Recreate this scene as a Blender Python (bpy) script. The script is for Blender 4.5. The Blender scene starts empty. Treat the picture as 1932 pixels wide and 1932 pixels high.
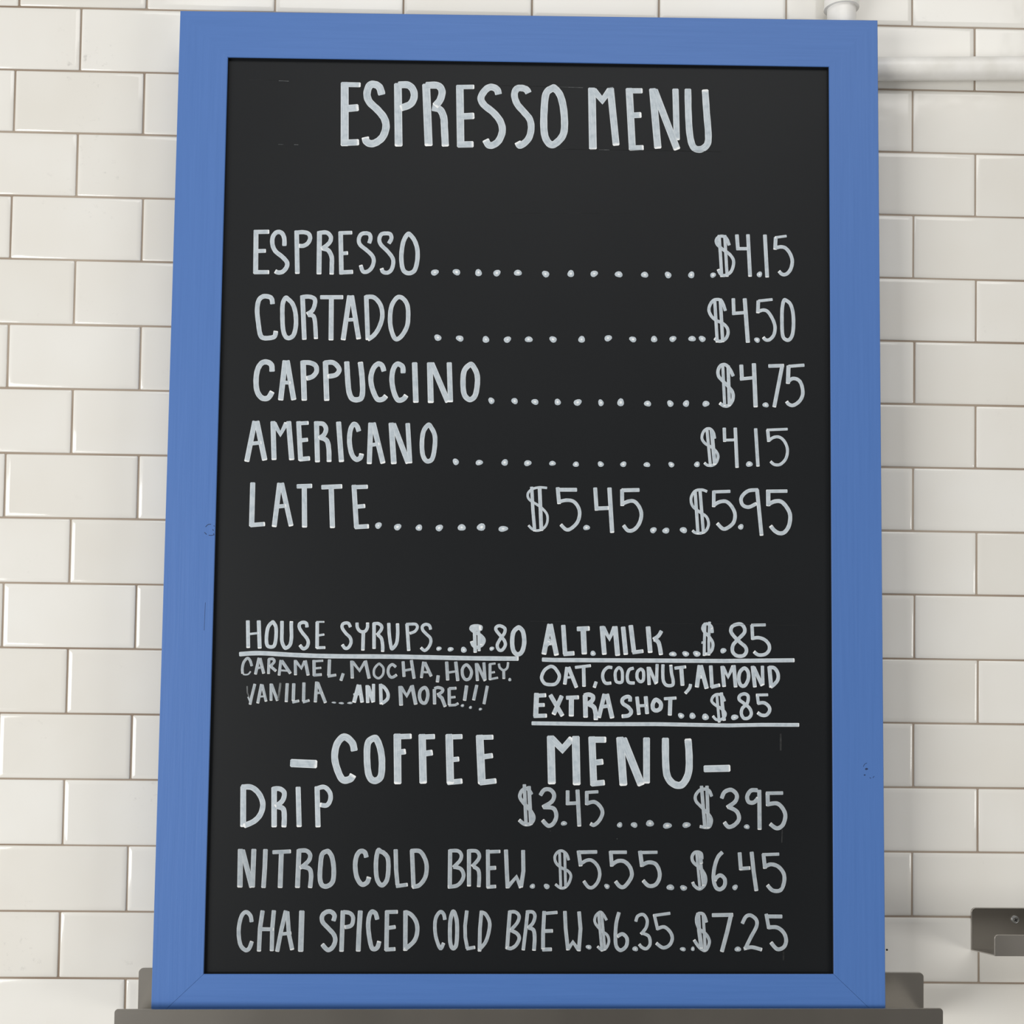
import bpy, math, random
from mathutils import Matrix, Vector

C = bpy.context.scene
col = C.collection
random.seed(7)
Z0 = 1.75                      # height of the wall grid's origin above the floor

# ---------------------------------------------------------------- camera
cam_data = bpy.data.cameras.new('camera')
cam_data.sensor_fit = 'HORIZONTAL'
cam_data.sensor_width = 36.0
cam_data.lens = 36.0 * 1950.236 / 1932.0
cam_data.clip_start = 0.02
cam = bpy.data.objects.new('camera', cam_data)
col.objects.link(cam)
RIGHT = Vector((0.999698170, -0.020880120, 0.012945629))
DOWN = Vector((0.013532246, 0.028202319, -0.999510634))
FWD = Vector((0.020504805, 0.999384135, 0.028476362))
M = Matrix.Identity(4)
for i in range(3):
    M[i][0] = RIGHT[i]; M[i][1] = -DOWN[i]; M[i][2] = -FWD[i]
M[0][3], M[1][3], M[2][3] = -0.00502291, -1.22903457, -0.05796835 + Z0
cam.matrix_world = M
C.camera = cam

# ---------------------------------------------------------------- colour management
C.view_settings.view_transform = 'Standard'
C.view_settings.look = 'None'
C.view_settings.gamma = 1.0
C.view_settings.use_curve_mapping = False
C.view_settings.exposure = 0.0

# ---------------------------------------------------------------- world and lights
w = bpy.data.worlds.new('world'); C.world = w; w.use_nodes = True
bg = w.node_tree.nodes['Background']
bg.inputs[0].default_value = (1.0, 0.975, 0.94, 1); bg.inputs[1].default_value = 0.21

def area(name, loc, target, sx, sy, power, color):
    d = bpy.data.lights.new(name, 'AREA'); d.shape = 'RECTANGLE'
    d.size = sx; d.size_y = sy; d.energy = power; d.color = color
    o = bpy.data.objects.new(name, d); col.objects.link(o)
    o.location = loc
    v = Vector(target) - Vector(loc)
    o.rotation_euler = v.to_track_quat('-Z', 'Y').to_euler()
    return o
area('window_light', (-3.2, -2.8, 1.1), (0.0, 0, 1.6), 2.3, 2.0, 124, (1.0, 0.985, 0.95))
area('ceiling_light', (0.4, -3.3, 4.5), (0.1, 0, 1.2), 4.0, 1.8, 66, (1.0, 0.985, 0.96))
area('side_fill_light', (3.6, -2.5, 0.9), (0.4, 0, 1.3), 1.2, 1.2, 36, (1.0, 0.97, 0.92))  # unseen fill added to brighten the lower right and its tile bevels

# ---------------------------------------------------------------- helpers
def mesh(name, verts, faces, mat, parent=None, smooth=False, uvs=None):
    me = bpy.data.meshes.new(name)
    me.from_pydata(verts, [], faces)
    if mat: me.materials.append(mat)
    if uvs:
        uv = me.uv_layers.new(name='UVMap')
        for l in me.loops:
            uv.data[l.index].uv = uvs[l.vertex_index]
    if smooth:
        for p in me.polygons: p.use_smooth = True
    me.update()
    o = bpy.data.objects.new(name, me); col.objects.link(o)
    if parent: o.parent = parent
    return o

def thing(name, label, cat, loc=(0, 0, 0), group=None):
    o = bpy.data.objects.new(name, None); col.objects.link(o)
    o.location = loc; o.empty_display_size = 0.05
    o['label'] = label; o['category'] = cat
    if group: o['group'] = group
    return o

def material(name, base, rough=0.5, metal=0.0, spec=0.5):
    m = bpy.data.materials.new(name); m.use_nodes = True
    nt = m.node_tree; b = nt.nodes['Principled BSDF']
    b.inputs['Base Color'].default_value = (*base, 1)
    b.inputs['Roughness'].default_value = rough
    b.inputs['Metallic'].default_value = metal
    b.inputs['Specular IOR Level'].default_value = spec
    return m, nt, b

def node(nt, kind, **kw):
    n = nt.nodes.new(kind)
    for k, v in kw.items():
        if k.startswith('i_'): n.inputs[k[2:]].default_value = v
        else: setattr(n, k, v)
    return n

def noise(nt, vec, scale, detail=3.0, rough=0.5):
    n = nt.nodes.new('ShaderNodeTexNoise')
    n.inputs['Scale'].default_value = scale; n.inputs['Detail'].default_value = detail
    n.inputs['Roughness'].default_value = rough
    nt.links.new(vec, n.inputs['Vector'])
    return n.outputs['Fac']

def mapping(nt, out, scale):
    n = nt.nodes.new('ShaderNodeMapping'); n.inputs['Scale'].default_value = scale
    nt.links.new(out, n.inputs['Vector']); return n.outputs['Vector']

def ramp(nt, fac, stops):
    n = nt.nodes.new('ShaderNodeValToRGB'); e = n.color_ramp.elements
    while len(e) < len(stops): e.new(0.5)
    for s, (p, c) in zip(e, stops):
        s.position = p; s.color = (*c, 1) if len(c) == 3 else c
    nt.links.new(fac, n.inputs['Fac']); return n.outputs['Color']

def mix(nt, fac, a, b, blend='MIX'):
    n = nt.nodes.new('ShaderNodeMix'); n.data_type = 'RGBA'; n.blend_type = blend
    for s, v in ((0, fac), (6, a), (7, b)):
        if hasattr(v, 'links'): nt.links.new(v, n.inputs[s])
        elif s == 0: n.inputs[0].default_value = v
        else: n.inputs[s].default_value = (*v, 1)
    return n.outputs[2]

def bump(nt, b, height, strength, dist):
    n = nt.nodes.new('ShaderNodeBump'); n.inputs['Strength'].default_value = strength
    n.inputs['Distance'].default_value = dist
    nt.links.new(height, n.inputs['Height']); nt.links.new(n.outputs['Normal'], b.inputs['Normal'])

def pos(nt): return nt.nodes.new('ShaderNodeNewGeometry').outputs['Position']
def objco(nt): return nt.nodes.new('ShaderNodeTexCoord').outputs['Object']

# ---------------------------------------------------------------- materials
def mat_tile():
    m, nt, b = material('glazed_white_tile', (0.80, 0.78, 0.73), 0.09, 0, 0.5)
    p = pos(nt)
    rnd = nt.nodes.new('ShaderNodeObjectInfo').outputs['Random']
    base = ramp(nt, rnd, [(0.0, (0.795, 0.780, 0.735)), (0.5, (0.825, 0.812, 0.772)), (1.0, (0.845, 0.838, 0.805))])
    tone = ramp(nt, noise(nt, p, 9.0, 2), [(0.3, (0.965, 0.955, 0.94)), (0.7, (1, 1, 1))])
    c = mix(nt, 1.0, base, tone, 'MULTIPLY')
    # sparse grey scuffs and specks: broad patches gate a fine blotch
    gate = ramp(nt, noise(nt, p, 7.0, 2), [(0.60, (0, 0, 0)), (0.68, (1, 1, 1))])
    fine = ramp(nt, noise(nt, p, 120.0, 4, 0.7), [(0.60, (0, 0, 0)), (0.72, (1, 1, 1))])
    f = mix(nt, 1.0, gate, fine, 'MULTIPLY')
    fs = mix(nt, 1.0, f, (0.38, 0.38, 0.38), 'MULTIPLY')
    c = mix(nt, fs, c, (0.42, 0.41, 0.39))
    nt.links.new(c, b.inputs['Base Color'])
    bump(nt, b, noise(nt, p, 22.0, 2), 0.18, 0.002)
    return m
def mat_grout():
    m, nt, b = material('grout', (0.25, 0.19, 0.14), 0.9, 0, 0.2)
    p = pos(nt)
    nt.links.new(ramp(nt, noise(nt, p, 5.0, 4), [(0.35, (0.27, 0.21, 0.16)), (0.7, (0.44, 0.375, 0.31))]), b.inputs['Base Color'])
    bump(nt, b, noise(nt, p, 600.0, 2), 0.4, 0.0004)
    return m
def mat_blue(axis):
    m, nt, b = material('blue_painted_wood', (0.075, 0.165, 0.42), 0.5, 0, 0.45)
    o = objco(nt)
    sc = (260, 260, 7) if axis == 'z' else (7, 260, 260)
    g = noise(nt, mapping(nt, o, sc), 1.0, 4, 0.6)
    nt.links.new(ramp(nt, g, [(0.3, (0.066, 0.170, 0.47)), (0.7, (0.075, 0.185, 0.50))]), b.inputs['Base Color'])
    bump(nt, b, g, 0.35, 0.0005)
    return m
def mat_panel():
    m, nt, b = material('black_chalkboard', (0.012, 0.013, 0.014), 0.52, 0, 0.30)
    o = objco(nt)
    n1 = noise(nt, o, 5.0, 4)
    nt.links.new(ramp(nt, n1, [(0.3, (0.0020, 0.0034, 0.0052)), (0.75, (0.0036, 0.0052, 0.0070))]), b.inputs['Base Color'])
    bump(nt, b, noise(nt, o, 900.0, 2), 0.15, 0.0002)
    return m
def mat_paint(name, k):
    m, nt, b = material(name, (0.5, 0.53, 0.55), 0.4, 0, 0.4)
    uv = nt.nodes.new('ShaderNodeTexCoord').outputs['UV']
    sep = nt.nodes.new('ShaderNodeSeparateXYZ'); nt.links.new(uv, sep.inputs[0])
    o = objco(nt)
    # streaks run along the stroke (u across, v along)
    streak = noise(nt, mapping(nt, uv, (6, 0.35, 1)), 1.0, 3, 0.6)
    blot = noise(nt, o, 170.0, 3, 0.6)
    S = lambda c: tuple(x * k for x in c)
    body = ramp(nt, streak, [(0.25, S((0.43, 0.49, 0.545))), (0.5, S((0.52, 0.585, 0.64))), (0.75, S((0.62, 0.68, 0.73)))])
    body = mix(nt, 1.0, body, ramp(nt, blot, [(0.3, (0.80, 0.83, 0.85)), (0.55, (1, 1, 1))]), 'MULTIPLY')
    edge = ramp(nt, sep.outputs[0], [(0.0, (1, 1, 1)), (0.14, (0, 0, 0)), (0.86, (0, 0, 0)), (1.0, (1, 1, 1))])
    c = mix(nt, mix(nt, 1.0, edge, (0.6, 0.6, 0.6), 'MULTIPLY'), body, S((0.76, 0.80, 0.83)))
    # paint pooled where the pen was lifted; v counts stroke widths back from the end
    add = nt.nodes.new('ShaderNodeMath'); add.operation = 'MULTIPLY_ADD'
    nt.links.new(blot, add.inputs[0]); add.inputs[1].default_value = 0.9
    nt.links.new(sep.outputs[1], add.inputs[2])
    pool = ramp(nt, add.outputs[0], [(0.55, (0.9, 0.9, 0.9)), (0.85, (0, 0, 0))])
    c = mix(nt, pool, c, S((0.95, 0.97, 0.98)))
    nt.links.new(c, b.inputs['Base Color'])
    bump(nt, b, blot, 0.2, 0.0003)
    return m
def mat_faint(name, k):
    m, nt, b = material(name, (0.05, 0.055, 0.058), 0.6, 0, 0.3)
    o = objco(nt)
    nt.links.new(ramp(nt, noise(nt, o, 90.0, 4, 0.7), [(0.35, (0.018 * k, 0.02 * k, 0.021 * k)), (0.7, (0.13 * k, 0.14 * k, 0.145 * k))]), b.inputs['Base Color'])
    return m
def mat_metal():
    m, nt, b = material('brushed_dark_metal', (0.30, 0.275, 0.25), 0.33, 1.0, 0.5)
    p = pos(nt)
    g = noise(nt, mapping(nt, p, (3, 200, 200)), 1.0, 3)
    nt.links.new(ramp(nt, noise(nt, mapping(nt, p, (9, 9, 4)), 1.0, 2), [(0.3, (0.33, 0.315, 0.29)), (0.7, (0.42, 0.40, 0.37))]), b.inputs['Base Color'])
    bump(nt, b, g, 0.12, 0.0004)
    return m
def mat_pipe():
    m, nt, b = material('white_plastic', (0.80, 0.79, 0.75), 0.38, 0, 0.5)
    p = pos(nt)
    nt.links.new(ramp(nt, noise(nt, p, 30.0, 4), [(0.3, (0.80, 0.785, 0.74)), (0.6, (0.90, 0.89, 0.86))]), b.inputs['Base Color'])
    bump(nt, b, noise(nt, mapping(nt, p, (6, 40, 40)), 1.0, 3), 0.2, 0.001)
    return m
TILE, GROUT = mat_tile(), mat_grout()
BLUE_V, BLUE_H = mat_blue('z'), mat_blue('x')
PANEL, METAL, PIPE = mat_panel(), mat_metal(), mat_pipe()
PAINT, THIN = mat_paint('white_marker_paint', 1.0), mat_paint('thin_marker_paint', 0.77)
FAINT, TRACE = mat_faint('wiped_marker_residue', 1.6), mat_faint('erased_marker_trace', 0.28)
KNOT = material('dark_blue_crack', (0.012, 0.035, 0.11), 0.6)[0]
DARK = material('shaded_inner_edge', (0.006, 0.008, 0.014), 0.7)[0]  # shade of the frame's recess put into the rails' inner edge colour
HOLE = material('drilled_hole', (0.004, 0.004, 0.004), 0.9)[0]
ZINC = material('zinc_plated_steel', (0.55, 0.56, 0.56), 0.32, 1.0)[0]
FLOOR = material('grey_concrete', (0.22, 0.21, 0.20), 0.6)[0]
def _fl():
    nt = FLOOR.node_tree; b = nt.nodes['Principled BSDF']
    nt.links.new(ramp(nt, noise(nt, pos(nt), 4.0, 6), [(0.3, (0.18, 0.17, 0.16)), (0.7, (0.27, 0.26, 0.25))]), b.inputs['Base Color'])
_fl()

# ---------------------------------------------------------------- the room: tiled wall and floor
def box(name, x0, x1, y0, y1, z0, z1, mat, parent=None):
    v = [(x, y, z) for x in (x0, x1) for y in (y0, y1) for z in (z0, z1)]
    f = [(0, 1, 3, 2), (4, 6, 7, 5), (0, 4, 5, 1), (2, 3, 7, 6), (0, 2, 6, 4), (1, 5, 7, 3)]
    return mesh(name, v, f, mat, parent)
wall = box('wall_back', -2.3, 2.9, 0.0, 0.12, 0.0, 2.9, GROUT); wall['kind'] = 'structure'
fl = box('floor', -2.3, 2.9, -5.2, 0.12, -0.1, 0.0, FLOOR); fl['kind'] = 'structure'

# horizontal joints (slope, height at x=0) and measured vertical joints of each course
ZL = {v: s for v, s in enumerate([(0.00162, 0.57328), (-0.00048, 0.49604), (-0.00195, 0.42022), (-0.00249, 0.34356), (-0.00349, 0.26739), (-0.00224, 0.19061), (-0.00222, 0.11424), (-0.00151, 0.03768), (-0.00182, -0.03845), (-0.00115, -0.11485), (-0.00194, -0.19105), (-0.00175, -0.26737), (-0.00158, -0.34359), (-0.00105, -0.41995), (-0.00069, -0.49601), (-0.00114, -0.57334)])}
ROWS = {-1: {0: -0.5762, 2: -0.4249, 4: -0.272, 6: -0.1184, 8: 0.0364, 10: 0.1901, 12: 0.3448, 14: 0.499}, 0: {1: -0.5023, 15: 0.5756}, 1: {0: -0.5786, 2: -0.4256, 14: 0.4997}, 2: {1: -0.5028, 15: 0.5765}, 3: {0: -0.5786, 2: -0.424, 14: 0.5009}, 4: {1: -0.5021, 15: 0.577}, 5: {0: -0.5783, 2: -0.4227, 14: 0.5024}, 6: {1: -0.5012, 15: 0.5767}, 7: {0: -0.5779, 2: -0.4219, 14: 0.5011}, 8: {1: -0.4996, 15: 0.5779}, 9: {0: -0.5761, 2: -0.421, 14: 0.5031}, 10: {1: -0.4994, 15: 0.5796}, 11: {2: -0.4229, 14: 0.5018}, 12: {1: -0.4997, 15: 0.5794}, 13: {2: -0.4238, 14: 0.5008}, 14: {1: -0.5009, 15: 0.5808}, 15: {2: -0.4233}}
def line(v):
    if v in ZL: return ZL[v]
    if v < 0: return (0.0016, 0.57328 - 0.0764 * v)
    return (-0.0012, -0.57334 - 0.0764 * (v - 15))
def joint(r, u):
    """x of vertical joint u (half-tile units) in course r."""
    d = ROWS.get(r)
    if not d or len(d) < 2:
        return -0.5763 + 0.07690 * u + 0.0006 * math.sin(r * 7.3 + u)
    if u in d: return d[u]
    us = sorted(d); a, b = us[0], us[-1]
    p = (d[b] - d[a]) / (b - a)
    if u < a: return d[a] + p * (u - a)
    if u > b: return d[b] + p * (u - b)
    lo = max(k for k in us if k < u); hi = min(k for k in us if k > u)
    return d[lo] + (d[hi] - d[lo]) * (u - lo) / (hi - lo)

W, H, TH = 0.1520, 0.0742, 0.0016      # nominal tile face, and how proud of the grout it stands
def tile_shape():
    rings = [(0.0, 0.0012, 0.0006), (0.0001, -0.0004, 0.0008), (0.0006, -0.00082, 0.0010), (0.0024, -0.00128, 0.0012), (0.0046, -0.0016, 0.0012), (0.0056, -0.0016, 0.0012)]
    v, f = [], []
    for ins, y, c in rings:
        a, b = W / 2 - ins, H / 2 - ins
        v += [(-a + c, y, -b), (a - c, y, -b), (a, y, -b + c), (a, y, b - c), (a - c, y, b), (-a + c, y, b), (-a, y, b - c), (-a, y, -b + c)]
    n = 8
    for r in range(len(rings) - 1):
        for k in range(n):
            a, b = r * n + k, r * n + (k + 1) % n
            f.append((a, b, b + n, a + n))
    f.append(tuple((len(rings) - 1) * n + k for k in range(n)))
    return v, f
TV, TF = tile_shape()
tile_mesh = None
stuff_v, stuff_f = [], []
rt = random.Random(3)
count = 0
for r in range(-8, 31):
    s0, z0 = line(r); s1, z1 = line(r + 1)
    par = 0 if r % 2 else 1
    for u in range(-26 + par, 46, 2):
        xa, xb = joint(r, u), joint(r, u + 2)
        if xa < -2.29 or xb > 2.89: continue
        xm = (xa + xb) / 2
        zt, zb = z0 + s0 * xm, z1 + s1 * xm
        if zb + Z0 < 0.001 or zt + Z0 > 2.9: continue
        g = 0.0020 + rt.uniform(-0.0003, 0.0005)
        sx, sz = (xb - xa - g) / W, (zt - zb - g) / H
        ang = -(s0 + s1) / 2 + rt.uniform(-0.0008, 0.0008)
        M4 = (Matrix.Translation((xm, 0, (zt + zb) / 2 + Z0)) @ Matrix.Rotation(ang, 4, 'Y')
              @ Matrix.Rotation(rt.uniform(-0.0028, 0.0028), 4, 'Z') @ Matrix.Rotation(rt.uniform(-0.004, 0.004), 4, 'X')
              @ Matrix.Diagonal((sx, 1, sz, 1)))
        if -4 <= r <= 18 and -5 <= u <= 20 and count < 300:
            if tile_mesh is None:
                o = mesh('tile', TV, TF, TILE, wall, smooth=True); tile_mesh = o.data
            else:
                o = bpy.data.objects.new('tile', tile_mesh); col.objects.link(o); o.parent = wall
            o.matrix_local = M4
            count += 1
        else:
            b0 = len(stuff_v)
            stuff_v += [tuple(M4 @ Vector(p)) for p in TV]
            stuff_f += [tuple(b0 + i for i in f) for f in TF]
st = mesh('tile_field', stuff_v, stuff_f, TILE, wall, smooth=True); st['kind'] = 'stuff'

def disc(name, x, y, z, r, mat, parent, n=16, depth=0.001, axis='y'):
    v = [(x, y, z)] + [(x + r * math.cos(2 * math.pi * k / n), y, z + r * math.sin(2 * math.pi * k / n)) for k in range(n)]
    f = [(0, k + 1, (k + 1) % n + 1) for k in range(n)]
    v += [(a, b + depth, c) for a, b, c in v[1:n + 1]]
    f += [(k + 1, k + 1 + n, (k + 1) % n + 1 + n, (k + 1) % n + 1) for k in range(n)]
    return mesh(name, v, f, mat, parent)
disc('drill_hole', 0.4705, -0.00175, -0.5351 + Z0, 0.0012, HOLE, wall, 10)

# ---------------------------------------------------------------- white pipe in the top right corner
def tube(name, a, b, r, mat, parent, n=40, cap=True, ri=None):
    a, b = Vector(a), Vector(b); d = (b - a).normalized()
    q = d.to_track_quat('Z', 'Y'); v, f = [], []
    for p in (a, b):
        for k in range(n):
            t = 2 * math.pi * k / n
            v.append(tuple(p + q @ Vector((r * math.cos(t), r * math.sin(t), 0))))
    f += [(k, (k + 1) % n, n + (k + 1) % n, n + k) for k in range(n)]
    o = mesh(name, v, f, mat, parent, smooth=True)
    if cap:
        b0 = len(v)
        me = o.data; me.clear_geometry()
        v += v[:]      # separate rims so the caps stay flat
        f.append(tuple(2 * n + k for k in reversed(range(n)))); f.append(tuple(3 * n + k for k in range(n)))
        me.from_pydata(v, [], f)
        for p in me.polygons: p.use_smooth = len(p.vertices) == 4
    return o
PX, PY, PZ = 0.4062, -0.0184, 0.5125
pipe = thing('water_pipe', 'white plastic pipe running down and out right behind the blue framed board', 'pipe', (PX, -0.018, PZ + Z0))
def rel(x, y, z): return (x - PX, y + 0.018, z - PZ)
tube('vertical_pipe', rel(PX, PY, PZ + 0.01), rel(PX, PY, 1.14), 0.01665, PIPE, pipe)
tube('coupling', rel(PX, PY, 0.5838), rel(PX, PY, 0.632), 0.0199, PIPE, pipe)
tube('coupling_rim', rel(PX, PY, 0.5835), rel(PX, PY, 0.5862), 0.0204, PIPE, pipe)
def elbow():
    n, k, R0 = 24, 10, 0.0190
    v, f = [], []
    for i in range(k + 1):
        t = i / k * math.pi / 2
        cx, cz = 0.022 - 0.022 * math.cos(t), 0.022 - 0.022 * math.sin(t)
        rad = R0 - 0.0030 * i / k
        for j in range(n):
            s = 2 * math.pi * j / n
            u = math.cos(s) * rad
            v.append((PX + cx + u * math.cos(t), PY + 0.0008 + rad * math.sin(s) * 0.87, PZ - 0.009 + cz + u * math.sin(t)))
    for i in range(k):
        for j in range(n):
            a, b = i * n + j, i * n + (j + 1) % n
            f.append((a, b, b + n, a + n))
    v = [rel(*p) for p in v]
    return mesh('elbow', v, f, PIPE, pipe, smooth=True)
elbow()
tube('horizontal_pipe', rel(PX + 0.015, -0.0154, 0.5125), rel(2.2, -0.0154, 0.5625), 0.0134, PIPE, pipe)

# ---------------------------------------------------------------- metal ledges
def rounded(x0, x1, zb0, zb1, zt0, zt1, r, n=6):
    """outline of a plate: bottom straight, top corners rounded (zt at left, right)."""
    pts = [(x0, zb0), (x1, zb1)]
    for k in range(n + 1):
        t = k / n * math.pi / 2
        pts.append((x1 - r + r * math.cos(t), zt1 - r + r * math.sin(t)))
    for k in range(n + 1):
        t = math.pi / 2 + k / n * math.pi / 2
        pts.append((x0 + r + r * math.cos(t), zt0 - r + r * math.sin(t)))
    return pts
def sheet(name, pts, y0, y1, mat, parent):
    n = len(pts)
    e = 0.00012
    cx = sum(p[0] for p in pts) / n; cz = sum(p[1] for p in pts) / n
    def ins(p): return (p[0] + math.copysign(e, cx - p[0]), p[1] + math.copysign(e, cz - p[1]))
    v = [(ins(p)[0], y0, ins(p)[1]) for p in pts] + [(p[0], y0 + e, p[1]) for p in pts] + [(p[0], y1, p[1]) for p in pts]
    f = [tuple(range(n)), tuple(2 * n + k for k in reversed(range(n)))]
    for a in (0, n):
        f += [(a + k, a + n + k, a + n + (k + 1) % n, a + (k + 1) % n) for k in range(n)]
    return mesh(name, v, f, mat, parent)
def ledge(label, px0, px1, pt0, pt1, pb, lx0, lx1, lt0, lt1, lb, D, origin, screws):
    t = thing('metal_ledge', label, 'ledge', (origin[0], 0, origin[1] + Z0))
    ox, oz = origin
    L = lambda pts: [(x - ox, z - oz) for x, z in pts]
    sheet('back_plate', L(rounded(px0, px1, pb, pb, pt0, pt1, 0.0045)), -0.0040, -0.0020, METAL, t)
    sheet('front_lip', L(rounded(lx0, lx1, lb, lb, lt0, lt1, 0.0035)), -D - 0.0015, -D, METAL, t)
    th = 0.0012
    v = [(px0 - ox, -0.004, pb - oz), (px1 - ox, -0.004, pb - oz), (lx1 - ox, -D, lb - oz), (lx0 - ox, -D, lb - oz)]
    v = v + [(a, b, c + th) for a, b, c in v]
    mesh('tray', v, [(3, 2, 1, 0), (4, 5, 6, 7), (0, 1, 5, 4), (1, 2, 6, 5), (2, 3, 7, 6), (3, 0, 4, 7)], METAL, t)
    for sx, sz in screws:
        x, z = sx - ox, sz - oz
        n = 28; v, f = [], []
        prof = [(0.0047, -0.0040), (0.0047, -0.0049), (0.0042, -0.0056), (0.0034, -0.0059), (0.0030, -0.0057), (0.0024, -0.0058)]
        for r_, y in prof:
            for k in range(n):
                a = 2 * math.pi * k / n
                v.append((x + r_ * math.cos(a), y, z + r_ * math.sin(a)))
        for i in range(len(prof) - 1):
            f += [(i * n + k, i * n + (k + 1) % n, (i + 1) * n + (k + 1) % n, (i + 1) * n + k) for k in range(n)]
        f.append(tuple((len(prof) - 1) * n + k for k in range(n)))
        s = mesh('screw', v, f, ZINC, t)
        cross = []; w_, l_ = 0.0005, 0.0021
        P = [(-l_, -w_), (-w_, -w_), (-w_, -l_), (w_, -l_), (w_, -w_), (l_, -w_), (l_, w_), (w_, w_), (w_, l_), (-w_, l_), (-w_, w_), (-l_, w_)]
        ca, sa = math.cos(0.5), math.sin(0.5)
        mesh('cross_slot', [(x + a * ca - b * sa, -0.00585, z + a * sa + b * ca) for a, b in P] + [(x + a * ca - b * sa, -0.0056, z + a * sa + b * ca) for a, b in P],
             [tuple(range(12)), tuple(12 + k for k in reversed(range(12)))] + [(k, 12 + k, 12 + (k + 1) % 12, (k + 1) % 12) for k in range(12)], HOLE, s)
    return t
ledge('wide dark metal ledge the blue framed menu board stands in', -0.4070, 0.5133, -0.5600, -0.5612, -0.6118,
      -0.4050, 0.5000, -0.5700, -0.5658, -0.5895, 0.085, (0.05, -0.6118), [(-0.25, -0.575), (0.37, -0.575)])
ledge('small empty dark metal ledge with a screw at the lower right edge', 0.5705, 1.30, -0.4850, -0.4850, -0.5345,
      0.5575, 1.287, -0.4855, -0.4855, -0.5085, 0.085, (0.93, -0.5345), [(0.6225, -0.4980), (1.24, -0.4980)])

# ---------------------------------------------------------------- the menu board
EX = Vector((0.9999810, -0.0056259, 0.0025264)); EZ = Vector((-0.0023845, 0.0250786, 0.9996826)); EY = EZ.cross(EX)   # EY points into the wall
BH = 1.1405
O0 = Vector((0.032414, -0.050000, 0.551050)) + Vector((0, 0, Z0)) - EZ * BH
board = thing('menu_board', 'large blue wooden framed chalkboard menu with handwritten coffee prices', 'menu board')
Mb = Matrix.Identity(4)
for i in range(3):
    Mb[i][0] = EX[i]; Mb[i][1] = EY[i]; Mb[i][2] = EZ[i]; Mb[i][3] = O0[i]
board.matrix_world = Mb
REC, DEPTH = 0.0045, 0.0150
OT = [(-0.40281, -0.00196), (0.40483, 0.00166)]           # outer top corners
OB = [(-0.40425, -1.1402), (0.40362, -1.1378)]            # outer bottom corners
IT = [(-0.34676, -0.05605), (0.34747, -0.05498)]
IB = [(-0.34798, -1.08698), (0.34619, -1.08415)]
def rail(name, pts, mat, gap, inner, e=0.0007):
    """pts: four corners, counter-clockwise seen from the front."""
    pts = [(x, z + BH) for x, z in pts]
    n = 4; cx = sum(p[0] for p in pts) / 4; cz = sum(p[1] for p in pts) / 4
    bev = [1, 1, 1, 1]
    for k in range(4):
        a, b = Vector(pts[k]), Vector(pts[(k + 1) % 4])
        if (b - a).length < 0.1: bev[k] = 0          # no bevel along the mitres
    def inset(d):
        out = []
        for k in range(n):
            p0, p1, p2 = Vector(pts[k - 1]), Vector(pts[k]), Vector(pts[(k + 1) % n])
            a = (p1 - p0).normalized(); b = (p2 - p1).normalized()
            na, nb = Vector((-a.y, a.x)), Vector((-b.y, b.x))
            da = d * bev[(k - 1) % n] + gap[(k - 1) % n]; db = d * bev[k] + gap[k]
            det = na.x * nb.y - na.y * nb.x
            q = Vector(((da * nb.y - db * na.y) / det, (na.x * db - nb.x * da) / det))
            out.append((p1.x + q.x, p1.y + q.y))
        return out
    r0, r1 = inset(e), inset(0.0)
    v = [(x, 0.0, z) for x, z in r0] + [(x, e, z) for x, z in r1] + [(x, DEPTH, z) for x, z in r1]
    f = [(0, 1, 2, 3), (11, 10, 9, 8)]
    for a in (0, 4):
        f += [(a + k, a + 4 + k, a + 4 + (k + 1) % 4, a + (k + 1) % 4) for k in range(4)]
    o = mesh(name, v, f, mat, board)
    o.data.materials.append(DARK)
    o.data.polygons[6 + inner].material_index = 1      # inner edge, darkened in colour for the recess shade
    return o
g = 0.00012
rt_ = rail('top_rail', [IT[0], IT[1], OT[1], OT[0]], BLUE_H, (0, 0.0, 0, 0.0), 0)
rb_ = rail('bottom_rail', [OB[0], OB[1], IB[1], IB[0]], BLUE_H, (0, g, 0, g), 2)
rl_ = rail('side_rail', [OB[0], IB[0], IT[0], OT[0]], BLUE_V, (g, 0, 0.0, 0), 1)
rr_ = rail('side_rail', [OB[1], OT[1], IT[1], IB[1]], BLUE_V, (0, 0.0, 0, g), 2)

def pbox(name, x0, x1, y0, y1, z0, z1, mat, parent): return box(name, x0, x1, y0, y1, z0, z1, mat, parent)
panel = box('chalk_panel', -0.352, 0.352, REC, REC + 0.004, BH - 1.091, BH - 0.051, PANEL, board)

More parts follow.
